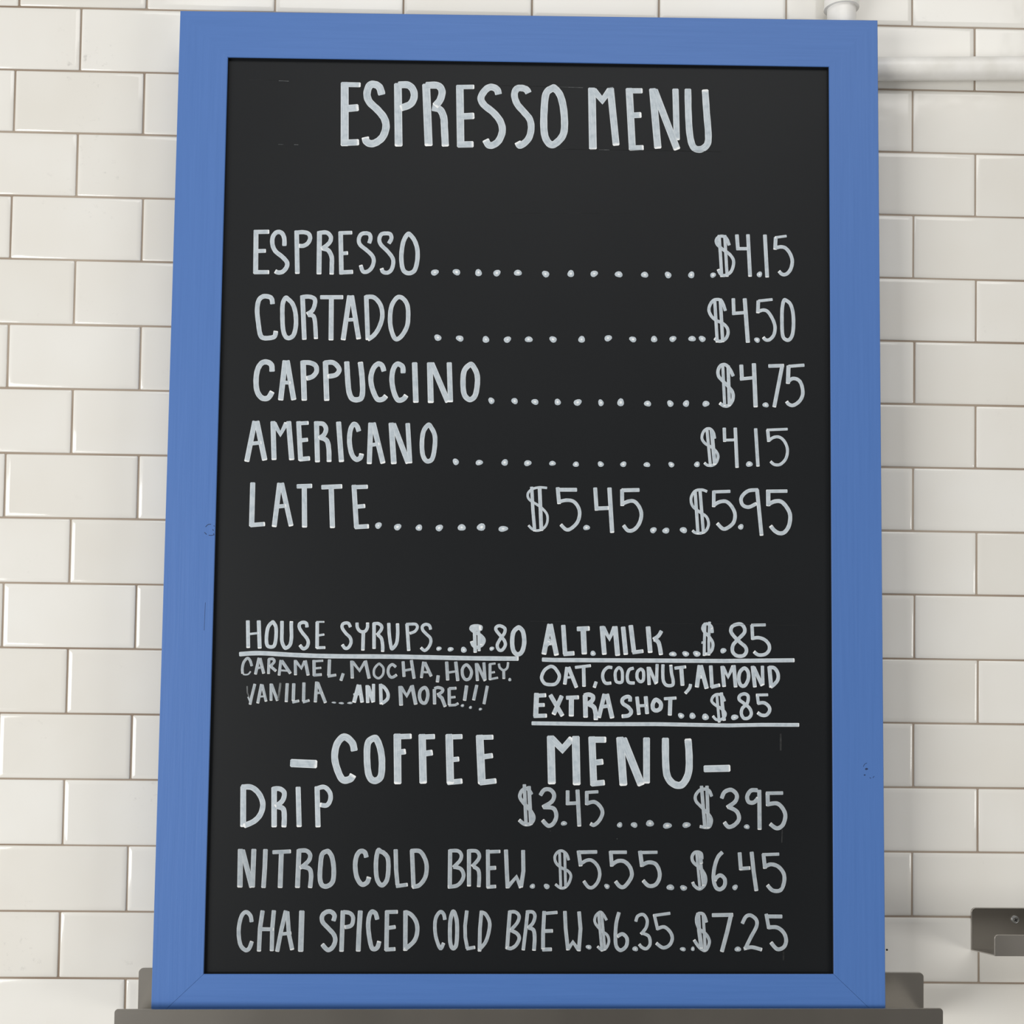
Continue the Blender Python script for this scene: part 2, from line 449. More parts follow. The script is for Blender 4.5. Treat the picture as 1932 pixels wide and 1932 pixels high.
# ribbons of paint, drawn in the panel's plane, tenths of a millimetre
def catmull(P, closed, k=7):
    n = len(P); out = []
    rng = n if closed else n - 1
    for i in range(rng):
        if closed: p = [P[(i + d) % n] for d in (-1, 0, 1, 2)]
        else: p = [P[max(i - 1, 0)], P[i], P[i + 1], P[min(i + 2, n - 1)]]
        for j in range(k):
            t = j / k
            out.append(tuple(0.5 * (2 * p[1][c] + (p[2][c] - p[0][c]) * t + (2 * p[0][c] - 5 * p[1][c] + 4 * p[2][c] - p[3][c]) * t * t
                       + (3 * p[1][c] - p[0][c] - 3 * p[2][c] + p[3][c]) * t ** 3) for c in (0, 1)))
    out.append(P[0] if closed else P[-1])
    return out
def ribbon(pts, wd, closed, y, V, F, U, rng):
    # add the softened ends
    def lerp(a, b, t): return (a[0] + (b[0] - a[0]) * t, a[1] + (b[1] - a[1]) * t)
    L = [0.0]
    for a, b in zip(pts, pts[1:]): L.append(L[-1] + math.dist(a, b))
    T = L[-1]
    ws = [wd * (1 + 0.02 * math.sin(i * 1.3 + rng)) for i in range(len(pts))]
    if not closed and T > wd * 0.5:
        c = min(wd * 0.14, T * 0.2)
        d0 = c / max(L[1], 1e-9); d1 = c / max(T - L[-2], 1e-9)
        if d0 < 0.9: pts = [pts[0], lerp(pts[0], pts[1], d0)] + pts[1:]; ws = [ws[0] * 0.72, ws[0]] + ws[1:]
        else: ws[0] *= 0.8
        if d1 < 0.9: pts = pts[:-1] + [lerp(pts[-1], pts[-2], d1), pts[-1]]; ws = ws[:-1] + [ws[-1], ws[-1] * 0.72]
        else: ws[-1] *= 0.8
    n = len(pts)
    L = [0.0]
    for a, b in zip(pts, pts[1:]): L.append(L[-1] + math.dist(a, b))
    T = L[-1]; base = len(V)
    for i in range(n):
        if closed and i in (0, n - 1): a, b = pts[-2], pts[1]
        else: a, b = pts[max(i - 1, 0)], pts[min(i + 1, n - 1)]
        if 0 < i < n - 1:
            d1 = Vector(pts[i]) - Vector(pts[i - 1]); d2 = Vector(pts[i + 1]) - Vector(pts[i])
            if d1.length > 0 and d2.length > 0:
                d = d1.normalized() + d2.normalized()
                m = min(1.35, 2 / max(d.length, 1e-3)) if d.length > 0.2 else 1
            else: d, m = Vector(b) - Vector(a), 1
        else: d, m = Vector(b) - Vector(a), 1
        d = d.normalized() if d.length > 1e-9 else Vector((1, 0))
        nx, nz = -d.y, d.x
        h = ws[i] / 2 * m
        vv = (T - L[i]) / wd + (1.2 if closed else 0.0)
        for s, dy, u in ((-1, 0.00002, 0.0), (-0.8, -0.00006, 0.1), (0, -0.00007, 0.5), (0.8, -0.00006, 0.9), (1, 0.00002, 1.0)):
            V.append((pts[i][0] + nx * h * s, y + dy, pts[i][1] + nz * h * s)); U.append((u, vv))
    for i in range(n - 1):
        for j in range(4):
            a = base + i * 5 + j
            F.append((a, a + 1, a + 6, a + 5))
def blob(x, z, rx, rz, y, V, F, U, rng):
    base = len(V); n = 12
    V.append((x, y - 0.0003, z)); U.append((0.5, -0.05))
    for q, (k1, dy, vv) in enumerate(((0.8, -0.0002, 0.75), (1.0, 0.00002, 0.9))):
        for k in range(n):
            a = 2 * math.pi * k / n
            w_ = k1 * (1 + 0.10 * math.sin(2 * a + rng) + 0.06 * math.sin(3 * a + 2 * rng))
            V.append((x + rx * w_ * math.cos(a), y + dy, z + rz * w_ * math.sin(a))); U.append((0.5 - 0.45 * q, vv))
    F += [(base, base + 1 + (k + 1) % n, base + 1 + k) for k in range(n)]
    F += [(base + 1 + k, base + 1 + (k + 1) % n, base + 1 + n + (k + 1) % n, base + 1 + n + k) for k in range(n)]

WORDS = [
 ('written_word', 'large word ESPRESSO at the top', """p 89.6 -2130 -808 -2116 -1563;p 56.0 -2171 -837 -1946 -838;p 82.1 -2100 -1121 -1964 -1106;p 74.7 -2156 -1526 -1952 -1514;c 84.6 -1699 -953 -1726 -868 -1777 -832 -1840 -842 -1870 -940 -1842 -1036 -1743 -1132 -1668 -1227 -1645 -1330 -1678 -1441 -1743 -1506 -1812 -1530 -1866 -1505 -1882 -1453;p 89.6 -1517 -810 -1496 -1558;c 82.1 -1514 -833 -1400 -831 -1338 -891 -1329 -982 -1374 -1061 -1484 -1105;p 89.6 -1191 -812 -1151 -1548;c 82.1 -1197 -833 -1058 -831 -1006 -899 -1028 -1003 -1086 -1075;c 82.1 -1118 -1091 -1029 -1113 -983 -1203 -973 -1319 -959 -1549;p 87.1 -802 -818 -782 -1556;p 52.3 -842 -845 -634 -839;p 74.7 -787 -1192 -629 -1181;p 72.2 -821 -1523 -634 -1517;c 79.6 -353 -925 -372 -866 -436 -838 -499 -868 -555 -962 -523 -1046 -408 -1141 -328 -1244 -304 -1353 -341 -1464 -403 -1519 -460 -1523 -498 -1460;c 77.2 -6 -903 -30 -862 -81 -844 -144 -855 -169 -930 -136 -1033 -55 -1129 12 -1215 28 -1328 -5 -1445 -93 -1522 -128 -1480;co 82.1 269 -841 196 -910 175 -1131 177 -1339 204 -1448 262 -1508 331 -1476 398 -1387 414 -1257 398 -1063 359 -920 301 -846"""),
 ('written_word', 'large word MENU at the top', """p 87.1 727 -823 744 -1557;p 74.7 743 -849 849 -971 939 -845;p 79.6 941 -819 1013 -1506;p 82.1 1160 -821 1201 -1560;p 62.2 1125 -855 1316 -852;p 68.4 1174 -1147 1304 -1138;p 59.7 1166 -1532 1331 -1524;p 82.1 1432 -821 1496 -1534;p 79.6 1451 -836 1720 -1544;p 72.2 1698 -819 1715 -1430;c 77.2 1843 -817 1849 -1103 1866 -1362 1907 -1507 1990 -1533 2066 -1476 2081 -1359 2061 -1099 2043 -824"""),
 ('written_word', 'word ESPRESSO, first item', """p 54.8 -3109 -2559 -3102 -3068;p 47.3 -3136 -2582 -2958 -2577;p 44.8 -3093 -2803 -2991 -2799;p 47.3 -3125 -3048 -2948 -3045;c 49.8 -2782 -2740 -2786 -2648 -2817 -2588 -2873 -2582 -2916 -2638 -2917 -2727 -2881 -2803 -2804 -2865 -2749 -2928 -2752 -2985 -2794 -3037 -2846 -3048 -2882 -3032;p 52.3 -2646 -2557 -2627 -3061;c 47.3 -2654 -2583 -2573 -2576 -2510 -2593 -2490 -2644 -2514 -2702 -2563 -2734 -2619 -2735;p 54.8 -2385 -2561 -2381 -3063;c 47.3 -2391 -2582 -2303 -2577 -2255 -2625 -2263 -2685 -2313 -2737 -2362 -2766;c 49.8 -2350 -2762 -2283 -2781 -2241 -2857 -2237 -2959 -2237 -3063;p 52.3 -2144 -2560 -2125 -3061;p 42.3 -2165 -2579 -2011 -2573;p 42.3 -2129 -2817 -2054 -2810;p 47.3 -2150 -3038 -1993 -3028;c 44.8 -1816 -2695 -1800 -2634 -1814 -2589 -1858 -2577 -1908 -2591 -1934 -2648 -1918 -2712 -1842 -2775 -1778 -2837 -1759 -2901 -1782 -2978 -1831 -3023 -1881 -3020 -1908 -2948;c 44.8 -1592 -2694 -1562 -2636 -1575 -2586 -1619 -2576 -1676 -2587 -1700 -2645 -1680 -2708 -1603 -2784 -1546 -2859 -1536 -2923 -1556 -2997 -1599 -3032 -1650 -3024 -1669 -2982;co 49.8 -1374 -2580 -1423 -2666 -1444 -2807 -1438 -2934 -1412 -3010 -1355 -3035 -1293 -3002 -1263 -2894 -1262 -2766 -1292 -2664 -1336 -2601"""),
 ('dot_leader', 'dots after ESPRESSO', """D 44 36 -1060 -3021;D 42 38 -811 -3014;D 42 38 -560 -3018;D 42 38 -349 -3018;D 42 38 -109 -3012;D 42 38 210 -3021;D 42 38 499 -3013;D 42 38 766 -3010;D 42 38 1049 -3013;D 39 37 1348 -3013;D 39 37 1617 -3012;D 39 37 1885 -3007;D 32 32 2135 -3006"""),
 ('written_price', '$4.15 beside ESPRESSO', """c 35.8 2323 -2657 2298 -2588 2264 -2554 2207 -2555 2173 -2596 2184 -2647 2247 -2704 2321 -2755 2369 -2824 2366 -2904 2332 -2974 2263 -3009 2218 -2987 2193 -2936;p 35.8 2205 -2535 2224 -2826 2235 -3027;p 35.8 2270 -2536 2286 -2825 2298 -3023;p 42.6 2410 -2527 2423 -2710;p 38.1 2401 -2694 2538 -2692;p 42.6 2538 -2523 2562 -3019;D 33 32 2671 -2990;p 42.6 2734 -2524 2759 -3025;p 29.1 2986 -2537 2852 -2557;p 42.6 2860 -2551 2852 -2699;c 40.3 2852 -2680 2915 -2665 2972 -2678 3023 -2739 3050 -2825 3033 -2918 2987 -2978 2936 -2986 2894 -2948"""),
 ('written_word', 'word CORTADO', """c 52.3 -2902 -3415 -2912 -3356 -2944 -3330 -3012 -3328 -3061 -3377 -3075 -3491 -3059 -3630 -3037 -3756 -3005 -3802 -2933 -3805 -2871 -3785 -2858 -3722;co 49.8 -2756 -3341 -2786 -3411 -2787 -3550 -2776 -3702 -2747 -3784 -2703 -3802 -2654 -3763 -2631 -3649 -2640 -3510 -2674 -3409 -2725 -3356;p 52.3 -2564 -3307 -2532 -3820;c 47.3 -2569 -3327 -2482 -3323 -2425 -3349 -2421 -3406 -2448 -3482 -2509 -3526;c 47.3 -2497 -3534 -2440 -3542 -2416 -3608 -2400 -3810;p 47.3 -2363 -3327 -2100 -3323;p 54.8 -2234 -3340 -2229 -3823;p 54.8 -2027 -3301 -2092 -3819;p 54.8 -2005 -3301 -1914 -3806;p 39.8 -2059 -3585 -1934 -3576;p 52.3 -1838 -3299 -1811 -3813;c 49.8 -1851 -3319 -1757 -3318 -1687 -3383 -1655 -3471 -1655 -3573 -1695 -3687 -1750 -3764 -1814 -3808;co 49.8 -1482 -3317 -1543 -3406 -1562 -3533 -1551 -3672 -1502 -3792 -1437 -3772 -1370 -3657 -1356 -3530 -1368 -3404 -1419 -3328"""),
 ('dot_leader', 'dots after CORTADO', """D 43 35 -1015 -3775;D 42 36 -764 -3781;D 42 36 -467 -3789;D 42 36 -221 -3786;D 42 36 23 -3781;D 42 36 301 -3777;D 42 36 628 -3773;D 42 37 931 -3755;D 40 34 1214 -3764;D 40 34 1458 -3759;D 40 34 1673 -3753;D 40 34 1894 -3748;D 40 34 2010 -3748"""),
 ('written_price', '$4.50 beside CORTADO', """c 35.8 2277 -3421 2252 -3343 2218 -3294 2149 -3295 2104 -3345 2087 -3414 2115 -3482 2172 -3533 2240 -3561 2297 -3617 2306 -3686 2274 -3749 2206 -3773 2149 -3740;p 35.8 2153 -3278 2183 -3788;p 38.1 2218 -3277 2246 -3784;p 40.3 2368 -3272 2374 -3465;p 38.1 2352 -3450 2502 -3437;p 47.0 2499 -3271 2535 -3786;D 32 31 2641 -3753;p 31.4 2821 -3280 2656 -3300;p 40.3 2656 -3294 2650 -3443;c 38.1 2644 -3429 2707 -3405 2764 -3422 2820 -3507 2848 -3598 2834 -3690 2785 -3746 2740 -3749 2711 -3718;co 40.3 2952 -3289 2932 -3379 2928 -3529 2933 -3677 2956 -3734 3007 -3747 3047 -3687 3061 -3561 3054 -3424 3026 -3332 2983 -3292"""),
 ('written_word', 'word CAPPUCCINO', """c 59.7 -2890 -4191 -2899 -4114 -2952 -4081 -3011 -4096 -3054 -4169 -3069 -4290 -3053 -4417 -2998 -4492 -2928 -4491 -2882 -4417;p 59.7 -2744 -4059 -2786 -4518;p 59.7 -2724 -4059 -2637 -4513;p 41.8 -2775 -4313 -2678 -4315;p 62.7 -2542 -4059 -2518 -4518;c 53.8 -2557 -4084 -2467 -4083 -2399 -4115 -2387 -4183 -2431 -4241 -2501 -4264;p 59.7 -2288 -4062 -2264 -4517;c 53.8 -2303 -4083 -2198 -4079 -2130 -4152 -2166 -4218 -2262 -4238;c 59.7 -2046 -4062 -2034 -4231 -2013 -4412 -1969 -4493 -1884 -4489 -1860 -4410 -1870 -4229 -1892 -4066;c 56.7 -1621 -4171 -1644 -4105 -1690 -4086 -1741 -4137 -1769 -4243 -1752 -4363 -1695 -4486 -1631 -4490 -1591 -4449;c 56.7 -1404 -4190 -1412 -4114 -1473 -4085 -1517 -4149 -1530 -4270 -1505 -4405 -1459 -4495 -1399 -4487 -1362 -4441;p 62.7 -1275 -4062 -1253 -4526;p 65.7 -1102 -4060 -1084 -4527;p 62.7 -1084 -4067 -887 -4515;p 56.7 -881 -4057 -860 -4515;co 59.7 -641 -4080 -708 -4153 -721 -4290 -704 -4425 -644 -4482 -584 -4439 -559 -4318 -562 -4197 -603 -4107"""),
 ('dot_leader', 'dots after CAPPUCCINO', """D 36 36 -396 -4492;D 35 37 -131 -4492;D 39 35 101 -4499;D 39 35 359 -4498;D 46 37 587 -4499;D 33 37 852 -4500;D 42 42 1078 -4493;D 38 36 1386 -4503;D 38 36 1645 -4499;D 38 36 1826 -4497;D 38 36 2052 -4496"""),
 ('written_price', '$4.75 beside CAPPUCCINO', """c 38.1 2367 -4176 2330 -4099 2279 -4045 2223 -4054 2192 -4112 2200 -4180 2251 -4236 2308 -4293 2358 -4360 2361 -4440 2319 -4508 2262 -4518 2208 -4485;p 33.6 2245 -4037 2268 -4520;p 38.1 2308 -4051 2321 -4517;p 44.8 2458 -4040 2466 -4213;p 38.1 2441 -4207 2602 -4189;p 49.3 2603 -4022 2622 -4530;D 34 31 2737 -4501;p 40.3 2768 -4053 2949 -4045;p 42.6 2930 -4039 2834 -4527;p 35.8 3185 -4036 3000 -4053;p 47.0 3002 -4042 2993 -4255;c 40.3 2986 -4241 3045 -4194 3113 -4208 3152 -4270 3163 -4373 3125 -4453 3055 -4501 3004 -4491 2976 -4457"""),
 ('written_word', 'word AMERICANO', """p 56.7 -3071 -4756 -3153 -5221;p 59.7 -3051 -4756 -2949 -5204;p 41.8 -3102 -5014 -2991 -5002;p 56.7 -2867 -4756 -2845 -5198;p 53.8 -2855 -4776 -2780 -4902 -2713 -4774;p 59.7 -2691 -4754 -2645 -5197;p 53.8 -2578 -4753 -2545 -5202;p 41.8 -2602 -4780 -2463 -4771;p 44.8 -2553 -4972 -2467 -4962;p 50.8 -2563 -5187 -2440 -5174;p 56.7 -2376 -4750 -2355 -5218;c 50.8 -2393 -4781 -2304 -4780 -2266 -4836 -2287 -4904 -2345 -4945;c 53.8 -2331 -4934 -2255 -4971 -2230 -5068 -2224 -5213;p 56.7 -2126 -4752 -2084 -5212;c 53.8 -1893 -4862 -1916 -4802 -1954 -4780 -1990 -4848 -1998 -4983 -1970 -5118 -1920 -5180 -1872 -5161 -1858 -5113;p 56.7 -1760 -4759 -1770 -5232;p 59.7 -1735 -4759 -1614 -5224;p 41.8 -1778 -5018 -1659 -5001;p 62.7 -1529 -4757 -1492 -5229;p 59.7 -1507 -4767 -1328 -5218;p 50.8 -1343 -4759 -1309 -5218;co 50.8 -1111 -4780 -1162 -4853 -1178 -4988 -1165 -5123 -1120 -5190 -1060 -5164 -1033 -5032 -1034 -4896 -1081 -4799"""),
 ('dot_leader', 'dots after AMERICANO', """D 36 36 -792 -5194;D 39 33 -526 -5200;D 40 35 -236 -5196;D 40 35 24 -5200;D 35 30 305 -5199;D 38 28 572 -5207;D 37 30 854 -5202;D 37 30 1112 -5200;D 35 30 1380 -5202;D 35 30 1658 -5198;D 35 30 1951 -5192"""),
 ('written_price', '$4.15 beside AMERICANO', """c 31.4 2154 -4896 2140 -4828 2104 -4785 2058 -4786 2019 -4829 2008 -4898 2047 -4954 2115 -4992 2171 -5043 2192 -5099 2171 -5167 2126 -5201 2070 -5200 2034 -5172;p 33.6 2064 -4781 2104 -5204;p 42.6 2117 -4794 2132 -4953 2154 -5195;p 38.1 2262 -4768 2267 -4931;p 31.4 2248 -4912 2380 -4907;p 40.3 2388 -4766 2408 -5226;D 36 34 2548 -5182;p 38.1 2621 -4771 2647 -5209;p 29.1 2989 -4776 2748 -4789;p 38.1 2759 -4784 2772 -4925;c 33.6 2768 -4913 2827 -4873 2895 -4870 2953 -4920 2985 -5010 2967 -5112 2905 -5179 2837 -5184 2790 -5148"""),
 ('written_word', 'word LATTE', """p 57.2 -3079 -5454 -3080 -5953;p 47.3 -3098 -5938 -2930 -5923;p 54.8 -2776 -5456 -2827 -5956;p 54.8 -2755 -5456 -2636 -5945;p 44.8 -2807 -5726 -2697 -5714;p 49.8 -2584 -5494 -2409 -5487;p 57.2 -2498 -5491 -2485 -5958;p 49.8 -2306 -5501 -2070 -5488;p 57.2 -2194 -5500 -2171 -5961;p 54.8 -1939 -5469 -1901 -5958;p 47.3 -1963 -5497 -1781 -5489;p 47.3 -1914 -5718 -1807 -5707;p 49.8 -1923 -5947 -1761 -5936"""),
 ('dot_leader', 'dots after LATTE', """D 37 37 -1655 -5926;D 41 37 -1438 -5941;D 40 33 -1197 -5946;D 42 37 -968 -5946;D 42 40 -715 -5939;D 52 39 -495 -5932;D 52 34 -247 -5949"""),
 ('written_price', '$5.45 beside LATTE', """c 27.6 247 -5480 153 -5475 73 -5499 29 -5549 45 -5612 132 -5669 201 -5720 251 -5789 248 -5881 203 -5944 134 -5965 82 -5948 39 -5906;p 36.8 72 -5468 88 -5733 111 -5974;p 41.4 162 -5484 186 -5968;p 43.7 587 -5497 372 -5499;p 43.7 366 -5470 385 -5661;c 39.1 373 -5638 465 -5617 546 -5630 601 -5693 618 -5773 593 -5865 525 -5935 467 -5950 404 -5893;D 36 32 697 -5925;p 43.7 792 -5469 811 -5731;p 43.7 794 -5708 949 -5700;p 48.3 954 -5467 988 -5982;p 43.7 1297 -5491 1092 -5497;p 43.7 1098 -5485 1101 -5676;c 41.4 1093 -5658 1168 -5623 1237 -5622 1295 -5685 1319 -5771 1296 -5869 1238 -5941 1169 -5954 1115 -5894"""),
 ('dot_leader', 'three dots between the two LATTE prices', """D 37 34 1455 -5946;D 43 31 1598 -5950;D 39 36 1798 -5942"""),
 ('written_price', '$5.95 beside LATTE', """c 31.4 2067 -5501 2008 -5482 1929 -5497 1884 -5576 1901 -5666 1980 -5733 2058 -5788 2083 -5866 2058 -5939 2002 -5973 1935 -5971 1899 -5944;p 35.8 1929 -5484 1963 -5985;p 35.8 1985 -5485 2025 -5979;p 35.8 2332 -5495 2137 -5504;p 40.3 2143 -5489 2141 -5677;c 40.3 2137 -5658 2205 -5618 2283 -5612 2345 -5667 2383 -5751 2371 -5841 2317 -5899 2249 -5923 2180 -5859;D 33 30 2450 -5898;c 40.3 2650 -5476 2543 -5485 2475 -5536 2452 -5592 2475 -5652 2542 -5672 2630 -5630;p 42.6 2635 -5469 2686 -5996;p 38.1 2983 -5485 2740 -5490;p 49.3 2763 -5476 2764 -5659;c 44.8 2751 -5645 2835 -5605 2914 -5608 2982 -5682 3013 -5766 2998 -5879 2949 -5952 2890 -5966 2834 -5937 2787 -5881"""),
 ('written_word', 'word HOUSE', """p 41.1 -3098 -7006 -3086 -7314;p 42.9 -2976 -7005 -2958 -7319;p 24.3 -3083 -7159 -2973 -7146;co 39.2 -2824 -7025 -2869 -7080 -2885 -7186 -2876 -7278 -2836 -7300 -2795 -7282 -2779 -7194 -2781 -7084 -2806 -7034;c 39.2 -2716 -7008 -2714 -7120 -2712 -7230 -2690 -7290 -2666 -7311 -2621 -7276 -2606 -7193 -2611 -7064 -2610 -7011;c 37.3 -2435 -7079 -2442 -7035 -2479 -7022 -2517 -7040 -2519 -7082 -2486 -7137 -2434 -7200 -2417 -7246 -2432 -7297 -2473 -7316 -2511 -7275;p 39.2 -2321 -7014 -2317 -7310;p 18.7 -2332 -7016 -2242 -7015;p 24.3 -2310 -7167 -2239 -7156;p 31.7 -2326 -7305 -2225 -7301"""),
 ('written_word', 'word SYRUPS', """c 35.5 -1948 -7072 -1970 -7031 -2005 -7025 -2037 -7041 -2040 -7082 -1998 -7141 -1951 -7187 -1939 -7242 -1965 -7297 -2004 -7307 -2037 -7266;c 35.5 -1876 -7019 -1870 -7076 -1837 -7117 -1786 -7117 -1759 -7075 -1758 -7018;p 39.2 -1803 -7117 -1805 -7331;p 39.2 -1685 -7019 -1680 -7311;c 35.5 -1696 -7032 -1640 -7028 -1601 -7055 -1602 -7092 -1634 -7138 -1652 -7157;c 37.3 -1643 -7152 -1601 -7193 -1585 -7266 -1583 -7344;c 37.3 -1520 -7019 -1512 -7146 -1492 -7275 -1475 -7307 -1430 -7247 -1418 -7145 -1422 -7024;p 37.3 -1316 -7027 -1291 -7330;c 31.7 -1327 -7034 -1272 -7031 -1217 -7033 -1198 -7065 -1225 -7111 -1284 -7135;c 33.6 -1049 -7091 -1064 -7046 -1106 -7032 -1142 -7055 -1137 -7097 -1095 -7142 -1053 -7183 -1046 -7234 -1074 -7294 -1115 -7324 -1157 -7292"""),
 ('written_price', '$.80 after HOUSE SYRUPS', """D 28 25 -954 -7302;D 32 26 -823 -7308;D 35 31 -675 -7313;D 26 24 -360 -7297;c 35.5 -493 -7093 -484 -7056 -532 -7043 -586 -7052 -595 -7083 -550 -7115 -485 -7151 -447 -7201 -470 -7256 -530 -7285 -571 -7262 -590 -7216;p 39.2 -558 -7073 -545 -7344;p 31.7 -509 -7082 -501 -7326;p 57.9 -580 -7073 -484 -7069;p 33.6 -480 -7165 -479 -7257;co 35.5 -269 -7041 -310 -7054 -314 -7089 -263 -7153 -219 -7208 -209 -7259 -243 -7311 -282 -7308 -299 -7255 -262 -7181 -221 -7125 -216 -7070;co 48.5 -71 -7061 -120 -7115 -132 -7226 -116 -7318 -71 -7359 -20 -7326 4 -7225 -9 -7114 -41 -7067"""),
 ('underline', 'underline below HOUSE SYRUPS', """c 48.5 -3186 -7384 -2959 -7370 -2573 -7387 -2149 -7397 -1477 -7396 -1100 -7400 -593 -7406 -58 -7406"""),
 ('written_word', 'word CARAMEL with comma, first letter half rubbed off', """c 29.9 -3041 -7516 -3062 -7453 -3093 -7428 -3131 -7472 -3146 -7537 -3142 -7600;c 16.8 -3139 -7605 -3109 -7611 -3077 -7604 -3053 -7574;p 33.6 -2962 -7421 -2999 -7607;p 35.5 -2953 -7425 -2906 -7597;p 24.3 -2973 -7537 -2923 -7525;p 31.7 -2852 -7433 -2853 -7600;c 29.9 -2861 -7439 -2810 -7433 -2791 -7460 -2818 -7497 -2845 -7516;p 31.7 -2831 -7516 -2769 -7568;p 31.7 -2718 -7443 -2735 -7617;p 35.5 -2711 -7450 -2608 -7594;p 20.5 -2725 -7559 -2647 -7564;p 33.6 -2558 -7442 -2552 -7612;p 31.7 -2553 -7454 -2489 -7533 -2452 -7453;p 35.5 -2447 -7446 -2410 -7614;p 35.5 -2349 -7440 -2343 -7617;p 24.3 -2352 -7455 -2246 -7448;p 24.3 -2331 -7534 -2266 -7527;p 31.7 -2355 -7610 -2259 -7602;p 37.3 -2176 -7432 -2180 -7615;p 29.9 -2193 -7622 -2098 -7605;p 33.6 -2019 -7586 -2045 -7669"""),
 ('written_word', 'word MOCHA with comma', """p 35.5 -1928 -7444 -1917 -7643;p 31.7 -1918 -7457 -1838 -7555 -1780 -7456;p 37.3 -1776 -7441 -1729 -7642;co 26.1 -1628 -7480 -1673 -7535 -1672 -7606 -1623 -7638 -1577 -7596 -1571 -7528 -1603 -7487;c 31.7 -1431 -7513 -1472 -7484 -1509 -7513 -1519 -7568 -1498 -7616 -1466 -7625 -1420 -7597;p 35.5 -1353 -7446 -1339 -7620;p 35.5 -1261 -7431 -1226 -7639;p 26.1 -1329 -7548 -1255 -7534;p 31.7 -1123 -7448 -1145 -7631;p 35.5 -1111 -7455 -1035 -7612;p 24.3 -1126 -7565 -1075 -7567;p 37.3 -957 -7599 -966 -7678"""),
 ('written_word', 'word HONEY with full stop', """p 37.3 -865 -7445 -850 -7656;p 37.3 -763 -7445 -737 -7661;p 24.3 -840 -7567 -752 -7553;co 33.6 -647 -7480 -686 -7525 -683 -7598 -650 -7644 -604 -7629 -584 -7561 -610 -7506;p 35.5 -532 -7459 -516 -7659;p 33.6 -523 -7468 -431 -7658;p 33.6 -447 -7451 -431 -7651;p 31.7 -378 -7465 -376 -7646;p 22.4 -389 -7472 -317 -7462;p 22.4 -365 -7566 -322 -7558;p 24.3 -385 -7641 -286 -7620;c 26.1 -278 -7462 -268 -7507 -226 -7537 -185 -7511 -175 -7447;p 31.7 -224 -7530 -221 -7634;D 19 18 -154 -7641"""),
 ('written_word', 'word VANILLA with its V half rubbed off', """pf 14.9 -3088 -7737 -3084 -7810 -3057 -7869;p 16.8 -3076 -7855 -3052 -7910;p 31.7 -3002 -7711 -3035 -7855 -3051 -7942;p 33.6 -2928 -7713 -2966 -7928;p 31.7 -2921 -7719 -2873 -7907;p 20.5 -2948 -7854 -2888 -7847;p 31.7 -2823 -7706 -2818 -7897;p 31.7 -2818 -7712 -2747 -7897;pf 24.3 -2717 -7697 -2738 -7889;p 35.5 -2642 -7701 -2649 -7911;p 37.3 -2569 -7701 -2571 -7897;p 29.9 -2582 -7913 -2505 -7895;p 35.5 -2456 -7691 -2456 -7903;p 28.0 -2465 -7912 -2390 -7889;p 35.5 -2314 -7680 -2325 -7911;p 35.5 -2305 -7689 -2211 -7917;p 26.1 -2325 -7808 -2244 -7803"""),
 ('written_word', 'rubbed dots after VANILLA', """D 24 11 -2117 -7912;D 28 13 -2034 -7918;D 33 12 -1938 -7915"""),
 ('written_word', 'word AND', """p 42.9 -1845 -7710 -1894 -7910;p 41.1 -1838 -7713 -1802 -7909;p 22.4 -1903 -7819 -1820 -7818;p 39.2 -1750 -7715 -1740 -7913;p 41.1 -1739 -7726 -1679 -7906;p 35.5 -1679 -7700 -1676 -7903;p 37.3 -1601 -7700 -1590 -7927;c 37.3 -1606 -7711 -1555 -7743 -1517 -7806 -1523 -7870 -1588 -7921"""),
 ('written_word', 'word MORE with three exclamation marks', """p 42.9 -1381 -7721 -1367 -7940;p 37.3 -1372 -7732 -1306 -7830 -1252 -7726;p 41.1 -1250 -7711 -1203 -7927;co 37.3 -1107 -7737 -1153 -7771 -1163 -7840 -1139 -7899 -1095 -7905 -1071 -7839 -1077 -7771;p 37.3 -999 -7752 -993 -7923;c 33.6 -999 -7749 -957 -7735 -908 -7751 -911 -7783 -965 -7818;p 37.3 -956 -7815 -912 -7852 -873 -7949;p 35.5 -833 -7741 -828 -7929;p 31.7 -837 -7746 -751 -7741;p 26.1 -822 -7846 -761 -7839;p 28.0 -837 -7933 -761 -7928 -727 -7908;p 39.2 -637 -7709 -659 -7880;p 35.5 -523 -7702 -558 -7875;p 33.6 -405 -7711 -441 -7916;D 21 16 -681 -7934;D 18 16 -591 -7954;D 18 16 -480 -7972"""),
 ('written_word', 'ALT.MILK', """p 53.8 289 -7015 225 -7358;p 53.8 295 -7015 369 -7368;p 33.6 243 -7237 330 -7236;p 42.0 274 -7185 301 -7243;p 37.0 260 -7260 284 -7210;p 50.4 441 -7024 465 -7356;p 48.7 444 -7350 570 -7340;p 50.4 594 -7068 740 -7061;p 60.5 667 -7074 681 -7352;D 33 27 779 -7340;p 53.8 878 -7032 907 -7354;p 52.1 888 -7043 963 -7171 1022 -7042;p 55.4 1026 -7033 1057 -7365;p 50.4 1116 -7037 1149 -7353;p 50.4 1202 -7019 1241 -7326;p 42.0 1221 -7326 1347 -7309;p 53.8 1398 -7032 1424 -7329;c 42.0 1551 -7080 1516 -7137 1457 -7179;c 47.0 1466 -7175 1519 -7216 1546 -7352"""),
